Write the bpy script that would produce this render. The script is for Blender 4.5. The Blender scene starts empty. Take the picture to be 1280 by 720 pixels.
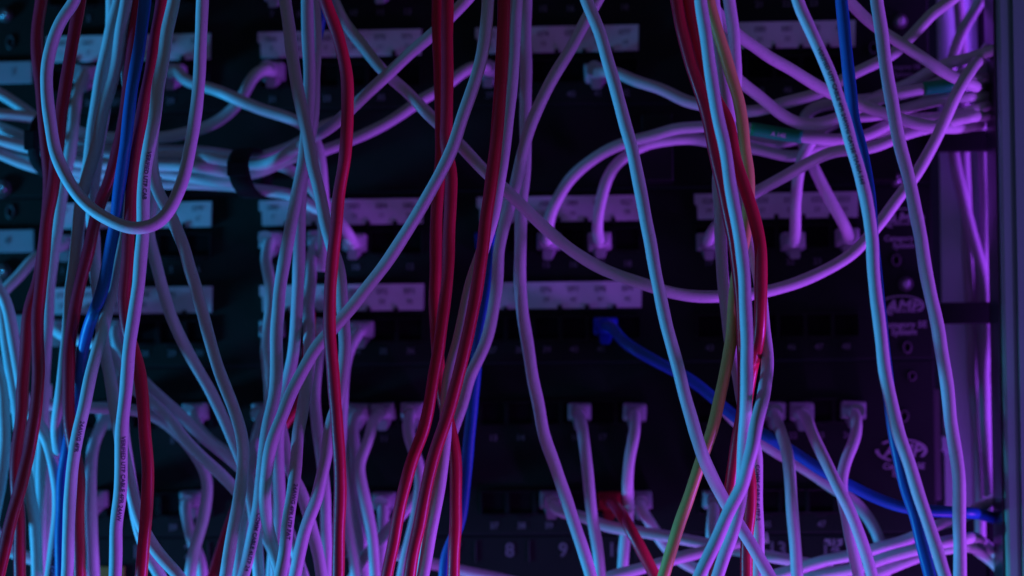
import bpy, bmesh, math, random
import numpy as np
from mathutils import Vector, Matrix, Euler, kdtree

random.seed(7)
rng = np.random.default_rng(7)
C = bpy.context.scene.collection
S = bpy.context.scene
MM = 0.001

# ------------------------------------------------------------------ camera
cam_d = bpy.data.cameras.new('camera')
cam = bpy.data.objects.new('camera', cam_d)
C.objects.link(cam)
DIST = 1.0
PPM = 2.42                                   # pixels per mm on the panel plane (photo is 1280 wide)
cam_d.sensor_width = 36.0
cam_d.lens = 36.0 * DIST * 1000.0 / (1280.0 / PPM)
cam_d.clip_start = 0.05
cam_d.clip_end = 50.0
YAW, PITCH, ROLL = math.radians(3.4), math.radians(1.6), math.radians(0.62)
R = Matrix.Rotation(YAW, 3, 'Z') @ Matrix.Rotation(math.radians(90) + PITCH, 3, 'X') @ Matrix.Rotation(-ROLL, 3, 'Z')
view = R @ Vector((0, 0, -1))
cam.location = -view * (DIST / 1.0)
cam.rotation_euler = R.to_euler()
S.camera = cam
CL = np.array(cam.location)
RN = np.array(R)
FPX = 1280.0 * cam_d.lens / 36.0


def unproject(px, py, d):
    """photo pixel (1280x720) -> world point on the plane d mm in front of the panels"""
    px, py, d = np.asarray(px, float), np.asarray(py, float), np.asarray(d, float)
    v = np.stack([(px - 640.0) / FPX, -(py - 360.0) / FPX, -np.ones_like(px)], -1) @ RN.T
    t = (-d * MM - CL[1]) / v[..., 1]
    return CL + v * t[..., None]


def P(px, py, d=0.0):
    return Vector(unproject(px, py, d))


# ------------------------------------------------------------------ materials
def new_mat(name):
    m = bpy.data.materials.new(name)
    m.use_nodes = True
    nt = m.node_tree
    return m, nt, nt.nodes['Principled BSDF'], nt.links


def mat(name, col, rough=0.5, spec=0.4, var=0.15, scale=60.0, bump=0.0, bscale=300.0, metal=0.0, subsurf=0.0, coat=0.0, dirt=0.0):
    m, nt, b, L = new_mat(name)
    b.inputs['Roughness'].default_value = rough
    b.inputs['Specular IOR Level'].default_value = spec
    b.inputs['Metallic'].default_value = metal
    b.inputs['Coat Weight'].default_value = coat
    b.inputs['Coat Roughness'].default_value = 0.25
    tc = nt.nodes.new('ShaderNodeTexCoord')
    nz = nt.nodes.new('ShaderNodeTexNoise')
    nz.inputs['Scale'].default_value = scale
    nz.inputs['Detail'].default_value = 5
    L.new(tc.outputs['Object'], nz.inputs['Vector'])
    mx = nt.nodes.new('ShaderNodeMix')
    mx.data_type = 'RGBA'
    mx.inputs[6].default_value = (*[c * (1 - var) for c in col], 1)
    mx.inputs[7].default_value = (*[min(1, c * (1 + var)) for c in col], 1)
    L.new(nz.outputs['Fac'], mx.inputs[0])
    out = mx.outputs[2]
    if dirt > 0:
        n2 = nt.nodes.new('ShaderNodeTexNoise')
        n2.inputs['Scale'].default_value = 900
        n2.inputs['Detail'].default_value = 2
        L.new(tc.outputs['Object'], n2.inputs['Vector'])
        rp = nt.nodes.new('ShaderNodeValToRGB')
        rp.color_ramp.elements[0].position = 0.62
        rp.color_ramp.elements[1].position = 0.74
        rp.color_ramp.elements[0].color = (0, 0, 0, 1)
        rp.color_ramp.elements[1].color = (dirt, dirt, dirt, 1)
        L.new(n2.outputs['Fac'], rp.inputs[0])
        m2 = nt.nodes.new('ShaderNodeMix')
        m2.data_type = 'RGBA'
        m2.inputs[7].default_value = (*[c * 0.35 for c in col], 1)
        L.new(rp.outputs[0], m2.inputs[0])
        L.new(out, m2.inputs[6])
        out = m2.outputs[2]
    L.new(out, b.inputs['Base Color'])
    rr = nt.nodes.new('ShaderNodeMapRange')
    rr.inputs[3].default_value = max(0.05, rough - 0.08)
    rr.inputs[4].default_value = min(1, rough + 0.1)
    L.new(nz.outputs['Fac'], rr.inputs[0])
    L.new(rr.outputs[0], b.inputs['Roughness'])
    if bump > 0:
        bz = nt.nodes.new('ShaderNodeTexNoise')
        bz.inputs['Scale'].default_value = bscale
        bz.inputs['Detail'].default_value = 3
        L.new(tc.outputs['Object'], bz.inputs['Vector'])
        bp = nt.nodes.new('ShaderNodeBump')
        bp.inputs['Strength'].default_value = bump
        bp.inputs['Distance'].default_value = 0.001
        L.new(bz.outputs['Fac'], bp.inputs['Height'])
        L.new(bp.outputs['Normal'], b.inputs['Normal'])
    if subsurf:
        b.inputs['Subsurface Weight'].default_value = subsurf
        b.inputs['Subsurface Radius'].default_value = (0.002, 0.002, 0.002)
    return m


M = {
    'white': mat('white_pvc', (0.60, 0.60, 0.62), 0.48, 0.35, 0.10, 45, 0.10, 420, dirt=0.25),
    'grey': mat('grey_pvc', (0.30, 0.28, 0.32), 0.5, 0.3, 0.10, 45, 0.10, 420),
    'red': mat('red_pvc', (0.62, 0.013, 0.05), 0.36, 0.45, 0.15, 45, 0.08, 420, dirt=0.25),
    'blue': mat('blue_pvc', (0.006, 0.11, 0.40), 0.42, 0.4, 0.15, 45, 0.08, 420, dirt=0.2),
    'yellow': mat('yellow_pvc', (0.62, 0.45, 0.13), 0.38, 0.45, 0.12, 45, 0.08, 420, dirt=0.2),
    'plug': mat('plug_plastic', (0.40, 0.40, 0.43), 0.35, 0.5, 0.10, 90, 0.05, 300),
    'plug_red': mat('red_plug_plastic', (0.40, 0.006, 0.03), 0.4, 0.4, 0.1, 90),
    'plug_blue': mat('blue_plug_plastic', (0.006, 0.04, 0.45), 0.4, 0.4, 0.1, 90),
    'panel': mat('black_powder_coat', (0.0095, 0.0155, 0.0125), 0.62, 0.14, 0.25, 40, 0.15, 1500),
    'jack': mat('black_jack_plastic', (0.006, 0.0065, 0.0075), 0.4, 0.25, 0.2, 80),
    'hole': mat('deep_black', (0.003, 0.003, 0.004), 0.8, 0.1, 0.1, 50),
    'paper': mat('label_paper', (0.66, 0.66, 0.70), 0.6, 0.3, 0.18, 30, 0.04, 300),
    'card': mat('grey_card', (0.36, 0.36, 0.40), 0.6, 0.3, 0.18, 30),
    'ink': mat('black_ink', (0.17, 0.17, 0.19), 0.7, 0.2, 0.1, 50),
    'print': mat('cable_print_ink', (0.11, 0.11, 0.14), 0.7, 0.2, 0.3, 500),
    'legend': mat('grey_silkscreen', (0.15, 0.15, 0.17), 0.7, 0.2, 0.2, 200),
    'logo': mat('pale_silkscreen', (0.30, 0.30, 0.33), 0.7, 0.2, 0.2, 200),
    'steel': mat('screw_steel', (0.35, 0.36, 0.38), 0.32, 0.5, 0.15, 200, metal=1.0),
    'ring': mat('dull_zinc', (0.06, 0.06, 0.065), 0.5, 0.4, 0.2, 200),
    'alu': mat('aluminium_extrusion', (0.16, 0.44, 0.28), 0.40, 0.5, 0.06, 20, 0.05, 600, metal=0.1),
    'alu_dark': mat('dark_anodised_metal', (0.07, 0.07, 0.09), 0.35, 0.5, 0.1, 20, metal=0.6),
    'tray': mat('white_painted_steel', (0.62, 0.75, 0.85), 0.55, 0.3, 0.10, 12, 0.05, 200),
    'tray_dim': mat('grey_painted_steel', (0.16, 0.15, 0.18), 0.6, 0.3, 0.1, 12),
    'strap': mat('black_hook_and_loop', (0.010, 0.010, 0.012), 0.85, 0.15, 0.3, 300, 0.5, 1800),
    'teal': mat('teal_sleeve', (0.0, 0.42, 0.12), 0.4, 0.4, 0.15, 100),
    'sleeve_print': mat('white_sleeve_print', (0.55, 0.6, 0.62), 0.6, 0.2, 0.1, 100),
    'yellow_label': mat('yellow_paper', (0.26, 0.22, 0.05), 0.6, 0.2, 0.15, 60),
    'wall': mat('dark_rack_interior', (0.006, 0.006, 0.008), 0.8, 0.1, 0.3, 8),
}

# ------------------------------------------------------------------ object helpers


def link(name, me, m, parent=None):
    o = bpy.data.objects.new(name, me)
    C.objects.link(o)
    if m and not me.materials:
        me.materials.append(M[m] if isinstance(m, str) else m)
    if parent:
        o.parent = parent
        o.matrix_parent_inverse = Matrix.Translation(-parent.location)
    return o


def tag(o, label=None, cat=None, group=None, kind=None):
    if label:
        o['label'] = label
    if cat:
        o['category'] = cat
    if group:
        o['group'] = group
    if kind:
        o['kind'] = kind
    return o


def empty(name, loc):
    o = bpy.data.objects.new(name, None)
    o.empty_display_size = 0.01
    o.location = loc
    C.objects.link(o)
    return o


def bm_mesh(bm, name, smooth=False):
    me = bpy.data.meshes.new(name)
    bmesh.ops.recalc_face_normals(bm, faces=bm.faces)
    bm.to_mesh(me)
    bm.free()
    if smooth:
        for p in me.polygons:
            p.use_smooth = True
    return me


def add_box(bm, x0, x1, y0, y1, z0, z1, bevel=0.0):
    r = bmesh.ops.create_cube(bm, size=1.0)
    vs = r['verts']
    bmesh.ops.scale(bm, verts=vs, vec=(x1 - x0, y1 - y0, z1 - z0))
    bmesh.ops.translate(bm, verts=vs, vec=((x0 + x1) / 2, (y0 + y1) / 2, (z0 + z1) / 2))
    if bevel > 0:
        es = list({e for v in vs for e in v.link_edges})
        bmesh.ops.bevel(bm, geom=es, offset=bevel, segments=2, affect='EDGES', profile=0.5)


def box_mesh(x0, x1, y0, y1, z0, z1, bevel=0.0, name='box'):
    bm = bmesh.new()
    add_box(bm, x0, x1, y0, y1, z0, z1, bevel)
    return bm_mesh(bm, name)


_dep = None


def text_bm(txt, size, shear=0.0, offset=0.0, align='CENTER', spacing=1.0):
    cu = bpy.data.curves.new('t', 'FONT')
    cu.body = txt
    cu.size = size
    cu.shear = shear
    cu.offset = offset
    cu.align_x = align
    cu.align_y = 'CENTER'
    cu.space_character = spacing
    cu.resolution_u = 2
    ob = bpy.data.objects.new('t', cu)
    C.objects.link(ob)
    bpy.context.view_layer.update()
    me = bpy.data.meshes.new_from_object(ob.evaluated_get(bpy.context.evaluated_depsgraph_get()))
    bpy.data.objects.remove(ob)
    bpy.data.curves.remove(cu)
    bm = bmesh.new()
    bm.from_mesh(me)
    bpy.data.meshes.remove(me)
    return bm


def add_text(bm, txt, size, x, y, z, **kw):
    """text lying on a plane facing -Y, centred at x, z, on depth y"""
    t = text_bm(txt, size, **kw)
    vmap = {}
    for v in t.verts:
        vmap[v] = bm.verts.new((x + v.co.x, y, z + v.co.y))
    for f in t.faces:
        try:
            bm.faces.new([vmap[v] for v in f.verts])
        except ValueError:
            pass
    t.free()


def add_ring(bm, x, y0, y1, z, r_in, r_out, n=20, a0=0.0, a1=2 * math.pi, sx=1.0):
    full = abs(a1 - a0 - 2 * math.pi) < 1e-4
    k = n if full else n + 1
    A = [a0 + (a1 - a0) * i / n for i in range(k)]
    rows = []
    for (r, y) in ((r_out, y0), (r_out, y1), (r_in, y1), (r_in, y0)):
        rows.append([bm.verts.new((x + math.cos(a) * r * sx, y, z + math.sin(a) * r)) for a in A])
    m = n if full else n
    for j in range(4):
        a, b = rows[j], rows[(j + 1) % 4]
        for i in range(m):
            i2 = (i + 1) % k
            bm.faces.new((a[i], a[i2], b[i2], b[i]))


def add_disc(bm, x, y, z, r, n=20):
    bm.faces.new([bm.verts.new((x + math.cos(2 * math.pi * i / n) * r, y, z + math.sin(2 * math.pi * i / n) * r)) for i in range(n)])


# ------------------------------------------------------------------ setting: dark interior of the rack
p0 = P(640, 360)
tag(link('backdrop', box_mesh(-1.2, 1.2, 0.30, 0.31, -0.8, 0.8), 'wall'), kind='structure')

# ------------------------------------------------------------------ patch panels
XREF = 699
zrow = lambda py: P(XREF, py).z
xcol = lambda px: P(px, 300).x
GX = [163.0, 427.0, 699.0, 970.5]            # centre of each block of six ports
PITCH_PX = 34.0
xl, xr = P(-60, 360).x, P(1166, 360).x


def ports_x():
    out = []
    for g in GX:
        for k in range(6):
            out.append(xcol(g + (k - 2.5) * PITCH_PX))
    return out


PX = ports_x()


def jack_mesh():
    bm = bmesh.new()
    w, h = 6.0 * MM, 5.4 * MM
    t = 0.9 * MM
    add_box(bm, -w - t, w + t, -0.0016, 0.0, h, h + t, 0.0002)
    add_box(bm, -w - t, w + t, -0.0016, 0.0, -h - t, -h, 0.0002)
    add_box(bm, -w - t, -w, -0.00155, 0.0, -h, h, 0.0002)
    add_box(bm, w, w + t, -0.00155, 0.0, -h, h, 0.0002)
    add_box(bm, -3.2 * MM, 3.2 * MM, -0.0012, 0.0, -h - t - 1.4 * MM, -h - t - 0.05 * MM, 0.0002)
    return bm_mesh(bm, 'jack')


def jack_hole_mesh():
    return box_mesh(-5.95 * MM, 5.95 * MM, -0.0004, 0.0, -5.35 * MM, 5.35 * MM, 0, 'hole')


JM, JH = jack_mesh(), jack_hole_mesh()
JM.materials.append(M['jack'])
JH.materials.append(M['hole'])


def face(root, y_top, y_bot, thick=0.003):
    return link('face_plate', box_mesh(xl, xr, 0.0, thick, zrow(y_bot), zrow(y_top), 0.0007), 'panel', root)


def port_row(root, py, numbers, num_py):
    z = zrow(py)
    for x in PX:
        j = link('port', JM, None, root)
        j.location = Vector((x, 0, z))
        j.matrix_parent_inverse = Matrix.Translation(-root.location)
        h = bpy.data.objects.new('port_opening', JH)
        C.objects.link(h)
        h.parent = j
    zn = zrow(num_py)
    for x, n in zip(PX, numbers):
        bm = bmesh.new()
        add_text(bm, str(n), 4.4 * MM, x, -0.0004, zn, offset=0.00008)
        link('port_number', bm_mesh(bm, 'numbers'), 'legend', root)


def strip_row(root, y_top, y_bot, texts, skip=()):
    zt, zb = zrow(y_top), zrow(y_bot)
    k = 0
    for gi, g in enumerate(GX):
        if gi in skip:
            continue
        x0, x1 = xcol(g - 102), xcol(g + 102.5)
        bm = bmesh.new()
        # holder with a chamfered lower left corner, slight unevenness
        pts = [(x0, zt), (x1, zt), (x1 - 0.0004, zb), (x0 + 0.0016, zb), (x0 + 0.0014, zb + (zt - zb) * 0.55), (x0, zb + (zt - zb) * 0.62)]
        f = [bm.verts.new((x, -0.0022, z)) for x, z in pts]
        b = [bm.verts.new((x, -0.0002, z)) for x, z in pts]
        bm.faces.new(f)
        n = len(pts)
        for i in range(n):
            bm.faces.new((f[i], f[(i + 1) % n], b[(i + 1) % n], b[i]))
        st = link('label_strip', bm_mesh(bm, 'strip'), 'paper', root)
        bt = bmesh.new()
        for i in range(6):
            xx = xcol(g + (i - 2.5) * PITCH_PX)
            add_text(bt, texts[0][k], 4.0 * MM, xx, -0.0025, zb + (zt - zb) * 0.70, offset=0.00004)
            add_text(bt, texts[1][k], 3.3 * MM, xx, -0.0025, zb + (zt - zb) * 0.32, offset=0.00004)
            k += 1
        link('label_print', bm_mesh(bt, 'label_text'), 'ink', st)
        # small black latch tabs biting into the lower edge
        for i in range(1, 6):
            xx = xcol(g + (i - 3) * PITCH_PX)
            if rng.random() < 0.75:
                h_ = rng.uniform(0.0012, 0.0022)
                link('latch_tab', box_mesh(xx - 1.1 * MM, xx + 1.1 * MM, -0.0030, -0.0003, zb - 0.0012, zb + h_, 0.0004), 'jack', root)


def screw(root, px, py, r=3.6):
    c = P(px, py)
    bm = bmesh.new()
    add_ring(bm, c.x, -0.0016, 0.0, c.z, r * 0.55 * MM, r * MM)
    s = link('screw', bm_mesh(bm, 'washer', True), 'ring', root)
    bm = bmesh.new()
    add_ring(bm, c.x, -0.0024, 0.0, c.z, 0.5 * MM, r * 0.54 * MM, 14)
    link('screw_head', bm_mesh(bm, 'head', True), 'steel', s)


def slot(root, px, py, w=4.6, h=6.4):
    """open mounting slot with a pressed rim"""
    c = P(px, py)
    bm = bmesh.new()
    add_ring(bm, c.x, -0.0007, 0.0, c.z, h / 2 * 0.72 * MM, h / 2 * MM, 18, sx=w / h)
    s = link('mounting_slot', bm_mesh(bm, 'slot', True), 'ring', root)
    bm = bmesh.new()
    add_disc(bm, c.x, -0.0003, c.z, h / 2 * 0.71 * MM)
    for v in bm.verts:
        v.co.x = c.x + (v.co.x - c.x) * w / h
    link('slot_opening', bm_mesh(bm, 'slot_hole'), 'hole', s)


def logo(root, px, py, lines, scale=1.0):
    c = P(px, py)
    bm = bmesh.new()
    add_text(bm, 'AMP', 8.6 * MM * scale, c.x - 0.0006, -0.0004, c.z - 0.0004, shear=0.28, offset=0.00022, spacing=1.02)
    add_ring(bm, c.x - 0.001, -0.0005, -0.0002, c.z, 4.6 * MM * scale, 5.3 * MM * scale, 24, math.radians(-35), math.radians(140), sx=2.2)
    add_ring(bm, c.x - 0.001, -0.0005, -0.0002, c.z, 4.6 * MM * scale, 5.3 * MM * scale, 12, math.radians(175), math.radians(245), sx=2.2)
    link('logo', bm_mesh(bm, 'logo'), 'logo', root)
    bt = bmesh.new()
    for (txt, dy, s) in lines:
        add_text(bt, txt, s * MM, c.x, -0.0004, P(px, py + dy).z, shear=0.1, offset=0.00008)
    link('printed_lettering', bm_mesh(bt, 'lettering'), 'logo', root)


def card(root, x0, x1, y0, y1, txt=None):
    a, b = P(x0, y0), P(x1, y1)
    c = link('label_card', box_mesh(a.x, b.x, -0.0016, -0.0002, b.z, a.z, 0.0003), 'card', root)
    if txt:
        bm = bmesh.new()
        for t, fx in txt:
            add_text(bm, t, 6.0 * MM, a.x + (b.x - a.x) * fx, -0.0019, (a.z + b.z) / 2, offset=0.0001)
        link('card_print', bm_mesh(bm, 'card_text'), 'ink', c)


def panel(name, label, cat, py):
    e = empty(name, Vector((P(566, py).x, 0.0, zrow(py))))
    tag(e, label, cat, 'black patch panels' if name == 'patch_panel' else None)
    return e


# top panel
t = panel('patch_panel', 'black patch panel with white label strips along the very top', 'patch panel', 60)
face(t, -90, 131)
port_row(t, -20, range(1, 25), 11)
port_row(t, 89, range(25, 49), 118)
strip_row(t, 33.5, 65.5, ([('0%d' % (60 + i)) for i in range(24)], [str(i + 1) for i in range(24)]))
screw(t, 7, 19)
slot(t, 13, 53, 4.0, 7.5)
card(t, -20, 41, 78, 104, [('1', 0.62)])
screw(t, 1125, 27)
slot(t, 1092, 60)
bm = bmesh.new()
add_text(bm, 'Category 5E', 3.4 * MM, P(1129, 84).x, -0.0004, P(1129, 84).z, offset=0.00006)
add_text(bm, 'System', 3.4 * MM, P(1129, 93).x, -0.0004, P(1129, 93).z, offset=0.00006)
link('printed_lettering', bm_mesh(bm, 'lettering'), 'legend', t)

# horizontal cable manager between the two upper panels
t = panel('cable_manager', 'plain black cable manager panel between the two upper patch panels', 'cable manager', 184)
face(t, 132.2, 236)
for px in (820, 1090):
    c0 = P(px, 150)
    c1 = P(px, 232)
    bm = bmesh.new()
    hw = 0.008
    add_box(bm, c0.x - hw, c0.x + hw, -0.030, -0.027, c1.z, c0.z, 0.001)
    add_box(bm, c0.x - hw, c0.x + hw, -0.0265, 0.0, c0.z - 0.003, c0.z, 0.0008)
    add_box(bm, c0.x - hw, c0.x + hw, -0.0265, 0.0, c1.z, c1.z + 0.003, 0.0008)
    link('guide_ring', bm_mesh(bm, 'guide'), 'jack', t)
screw(t, 2, 236, 5.0)
screw(t, 1120, 225)

# middle panel
t = panel('patch_panel', 'black patch panel with two rows of white label strips across the middle', 'patch panel', 344)
face(t, 237.4, 453)
port_row(t, 300, range(1, 25), 331)
port_row(t, 410, range(25, 49), 437)
strip_row(t, 245.5, 277.0, ([('0%d' % (74 + i) if i < 16 else '0%d' % (10 + i)) for i in range(24)], [str(i + 1) for i in range(24)]))
strip_row(t, 352.5, 385.5, (['EF%d' % (1 + i % 9) for i in range(24)], [str(i + 25) for i in range(24)]), (3,))
screw(t, 1132, 355)
slot(t, 1120, 325)
slot(t, 1134, 434)
slot(t, 1140, 470, 4, 5)
slot(t, 13, 265, 4.4, 7.5)
screw(t, 3, 341, 5.0)
card(t, -20, 43, 288, 315, [('4', 0.48)])
card(t, 12, 39, 394, 418)
logo(t, 1129, 273, [('NETCONNECT', 6.5, 2.4), ('Category 5E', 25, 4.0), ('System', 34, 4.0)])
logo(t, 1129, 382, [('NETCONNECT', 6.5, 2.4), ('Category 5E', 24, 4.6), ('System', 33, 4.6)])

# lower panel
t = panel('patch_panel', 'black patch panel without label strips in the lower part, two rows of ports', 'patch panel', 560)
face(t, 454.4, 668)
port_row(t, 516, range(1, 25), 547)
port_row(t, 628, range(25, 49), 657)
logo(t, 1129, 563, [('Category 5E', 20, 4.2), ('System', 29, 4.2)], 1.12)
slot(t, 1130, 520)
card(t, -6, 15, 553, 585)

# bottom panel with big numerals
t = panel('numbered_panel', 'black panel with large printed numerals along the bottom edge', 'patch panel', 700)
face(t, 669.4, 800)
zz = zrow(688)
for n in range(1, 15):
    bm = bmesh.new()
    add_text(bm, str(n), 10.0 * MM, xcol(633 + (n - 8) * 66.5), -0.0004, zz, offset=0.00015)
    link('numeral', bm_mesh(bm, 'numerals'), 'legend', t)
    x = xcol(657 + (n - 8) * 66.5)
    link('divider_line', box_mesh(x - 0.0002, x + 0.0002, -0.0006, -0.0001, zrow(702), zrow(676)), 'ring', t)
bm = bmesh.new()
c = P(1041, 678)
add_text(bm, 'PLUS', 4.2 * MM, c.x, -0.0004, c.z, shear=0.2, offset=0.0002, spacing=1.05)
link('printed_lettering', bm_mesh(bm, 'lettering'), 'logo', t)
a, b = P(125, 708), P(156, 730)
link('yellow_label', box_mesh(a.x, b.x, -0.0012, -0.0002, b.z, a.z, 0.0003), 'yellow_label', t)

# ------------------------------------------------------------------ right side: channel plate, bars, bracket, post
a, b = P(1174, -60, -40), P(1228, 780, -40)
t = empty('cable_channel', P(1200, 640, -8))
tag(t, 'pale vertical cable channel lit purple beside the right post', 'cable channel')
zs = [P(1200, y, -40).z for y in (-60, 84, 176, 391, 800)]
link('back_plate', box_mesh(P(1176, 300, -8).x, P(1227, 300, -8).x, 0.008, 0.010, P(1200, 640, -8).z, P(1200, -60, -8).z, 0.0005), 'tray', t)
for (y0, y1) in ((164, 190), (378, 405)):
    link('cross_bar', box_mesh(P(1167, y0, 8).x, P(1244, y0, 8).x, -0.010, -0.006, P(1200, y1, 8).z, P(1200, y0, 8).z, 0.0008), 'panel', t)
bm = bmesh.new()
add_box(bm, P(1227.5, 300, -8).x, P(1262, 300, -8).x, 0.006, 0.012, P(1200, 790, -8).z, P(1200, -70, -8).z, 0.0005)
link('side_plate', bm_mesh(bm, 'side_plate'), 'wall', t)

t = empty('rail_bracket', P(1166, 624, -6))
tag(t, 'dim grey upright bracket plate right of the lowest oval logo', 'bracket')
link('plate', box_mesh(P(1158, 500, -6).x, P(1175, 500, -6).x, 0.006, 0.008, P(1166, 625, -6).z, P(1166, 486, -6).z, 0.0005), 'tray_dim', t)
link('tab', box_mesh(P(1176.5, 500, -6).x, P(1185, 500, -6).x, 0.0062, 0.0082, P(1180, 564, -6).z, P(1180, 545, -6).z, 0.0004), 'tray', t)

# extruded post: profile in x/y, full height
t = empty('rack_post', P(1265, 715, 45))
tag(t, 'grey metal rack post with a groove standing at the right edge', 'rack post')
xe = P(1252.5, 360, 48).x
yF = -0.048
prof = [(xe, -0.024), (xe, yF + 0.0016), (xe + 0.0005, yF + 0.0006), (xe + 0.0016, yF), (xe + 0.0052, yF), (xe + 0.0056, yF + 0.0030),
        (xe + 0.0070, yF + 0.0030), (xe + 0.0076, yF - 0.0006), (xe + 0.040, yF - 0.0006), (xe + 0.040, -0.024)]
bm = bmesh.new()
z0, z1 = -0.30, 0.30
lo = [bm.verts.new((x, y, z0)) for x, y in prof]
hi = [bm.verts.new((x, y, z1)) for x, y in prof]
n = len(prof)
for i in range(n):
    bm.faces.new((lo[i], lo[(i + 1) % n], hi[(i + 1) % n], hi[i]))
bm.faces.new(lo)
bm.faces.new(hi)
link('profile', bm_mesh(bm, 'post'), 'alu', t)
link('inner_flange', box_mesh(xe - 0.0006, xe + 0.030, -0.0236, -0.021, z0, z1, 0.0004), 'alu_dark', t)
link('inner_liner', box_mesh(xe - 0.0012, xe - 0.0003, yF + 0.0035, -0.0205, z0, z1, 0.0002), 'alu_dark', t)

# ------------------------------------------------------------------ cables
CABLES = []


def cable(label, col, path, r=3.0, plug=None, plug_col=None, prints=None, bands=None, group=None):
    pts = []
    for tok in path.split():
        dd = None
        if '@' in tok:
            tok, dd = tok.split('@')
            dd = float(dd)
        x, y = tok.split(',')
        pts.append([float(x), float(y), dd])
    if plug:
        px, py = plug
        pts = [[px, py, 9.0], [px, py + 1.0, 21.0]] + pts
    # fill depths
    xy = np.array([[p[0], p[1]] for p in pts])
    s = np.concatenate([[0], np.cumsum(np.maximum(np.hypot(*np.diff(xy, axis=0).T), 4.0))])
    ks = [i for i, p in enumerate(pts) if p[2] is not None]
    d = np.interp(s, s[ks], [pts[i][2] for i in ks])
    lim = np.interp(xy[:, 0], [1175, 1225, 1400], [400, 17, 17])
    if xy[-1, 0] > 1225:
        d = np.minimum(d, lim)
    CABLES.append(dict(label=label, col=col, ctrl=np.column_stack([xy, d]), r=r, plug=plug, plug_col=plug_col,
                       prints=prints or [], bands=bands or [], group=group))


# ---- left side
cable('white cable hanging in a deep U loop at the far left', 'white',
      '100,-40@130 96,-12 92,3 77,25 65,55 59,90@130 61,135 67,183 78,212 95,240 120,265 150,281 172,285@148 195,279 210,265 222,242 232,212@136 239,175 246,130 250,75 253,0@130 255,-40')
cable('leftmost of the red cables at the top, bowing toward the left edge', 'red',
      '53,-40@100 52,0 47,37 47,75 52,112 55,150 59,190 62,230 59,270 54,310 48,350 39,380 34,410 30,460 27,510 23,545 20,577 21,615@96 24,652 25,690 25,740')
cable('red cable beside the white loop ending in the bottom left corner', 'red',
      '101,-40@118 100,0 93,37 87,75 80,120 75,150 72,180 69,205 66,230 60,267 56,305 52,345 49,380 47,415 48,460 46,500 40,540 34,577 24,615 15,647 6,685 -1,715 -6,740')
cable('grey white cable dropping from a plug under the top left label strip', 'white',
      '98,112@35 94,135 90,165@60 87,195 80,230 73,280 67,317 62,360@62 60,400 57,450 54,500 53,550@58 52,600 51,650 50,740', plug=(105, 92))
cable('pale cable left of the bright blue one, slanting down behind it', 'white',
      '150,-40@88 148,0 140,30 134,62 125,100 119,137 115,170 110,205@84 104,240 98,290 93,330 90,370 88,420 86,470@70 84,520 83,580 84,640 84,740')
cable('pale blue and purple lit cable crossing the left of the loop', 'white',
      '160,-40@96 158,0 150,50 142,95 130,137 121,180 112,210@94 103,245 98,285 94,320 91,345 88,370 85,410 81,450 77,485 73,520@88 71,545 74,570 78,600@66 79,640 78,740')
cable('white cable emerging from between blue and red, lettered at its lower end', 'white',
      '171,-40@96 170,0 162,35 158,75 160,112@92 161,160 159,210 156,260@95 152,305 147,335 141,362@106 131,400 122,435@118 112,472 105,510@124 98,540 92,577 88,615 86,652 85,690 83,740',
      prints=[(101, 528, 1, 9, -0.25)])
cable('grey cable running behind the blue one then out beneath the lettered white one', 'white',
      '140,-40@84 139,20 136,80 130,140@78 122,190 117,230 115,265 118,300 119,330 122,355 126,400 131,440 137,472 143,505@92 148,535 155,570 162,600@102 168,628 176,655 188,678 203,698 225,722 235,740')
cable('purple lit cable crossing behind the red one near the bottom left', 'white',
      '152,470@80 153,520 157,560 164,605 171,645 182,685 198,716 208,740')
cable('dark red cable running behind the blue cable down the left side', 'red',
      '174,-40@96 172,0 166,60 160,110@94 153,160 146,193 135,230 125,255 117,285 110,317 100,352 92,397 87,435 86,472@98 86,510 89,545@98 95,575 98,602 98,640 99,690 100,740')
cable('bright blue cable among the red and white ones at left', 'blue',
      '182,-40@124 181,0 177,37 172,75 165,112 160,150 156,183@124 150,230 144,280 137,317 128,360 115,397@110 106,430@98 101,460 97,490@86 90,530 82,570 78,600@80 77,640 76,690 75,740')
cable('red cable right of the blue one passing behind the lettered white cable', 'red',
      '204,-40@118 202,0 197,37 191,75 184,112 177,150 172,180 166,217 164,255 161,292 159,330 156,360 156,385 160,415 166,437 172,457 176,480 180,510 182,540 184,577 184,615 182,652 179,690 175,740@118')
cable('front white cable with black lettering, straight under the loop', 'white',
      '219,-40@128 217,0 210,37 204,75 197,112 192,150 186,185 182,217 180,250 179,290 176,317 172,360 167,397 162,435 159,472 155,510 152,540 151,577 150,615 146,652 145,690 143,740@134',
      prints=[(185, 192, 0, 16, -0.15), (152, 545, 0, 27, -0.3)])
cable('white cable bending right from under the loop then curling back at the bottom', 'white',
      '212,-40@112 210,0 201,75 194,140 190,190 192,222@108 200,245 210,264 220,285 230,310 237,335 245,360 255,397 265,435 277,472 290,505 300,538@108 304,570 302,602 296,640 289,677 282,720 278,740')
cable('dim cable following behind the bending white one left of centre', 'white',
      '195,220@84 188,260 186,290 191,315 202,355 215,397 231,433 250,467 267,497 280,525 290,547 302,575@80 312,610 318,650 322,700 325,740')
cable('grey cable slanting right from a plug in the lower left label row', 'white',
      '146,428@34 157,451 172,469 188,485@58 213,507 242,535 267,557 293,579@60 315,600 335,620 352,645 370,690 385,740', plug=(146, 410))
cable('slanting grey cable with a bright cyan underside left of centre', 'white',
      '82,421@36 105,428 125,433 140,443@50 152,467 170,487 188,502@66 208,521 230,547 250,568@68 277,594 297,616 316,640 333,672 350,705 368,740', plug=(70, 411))
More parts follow.
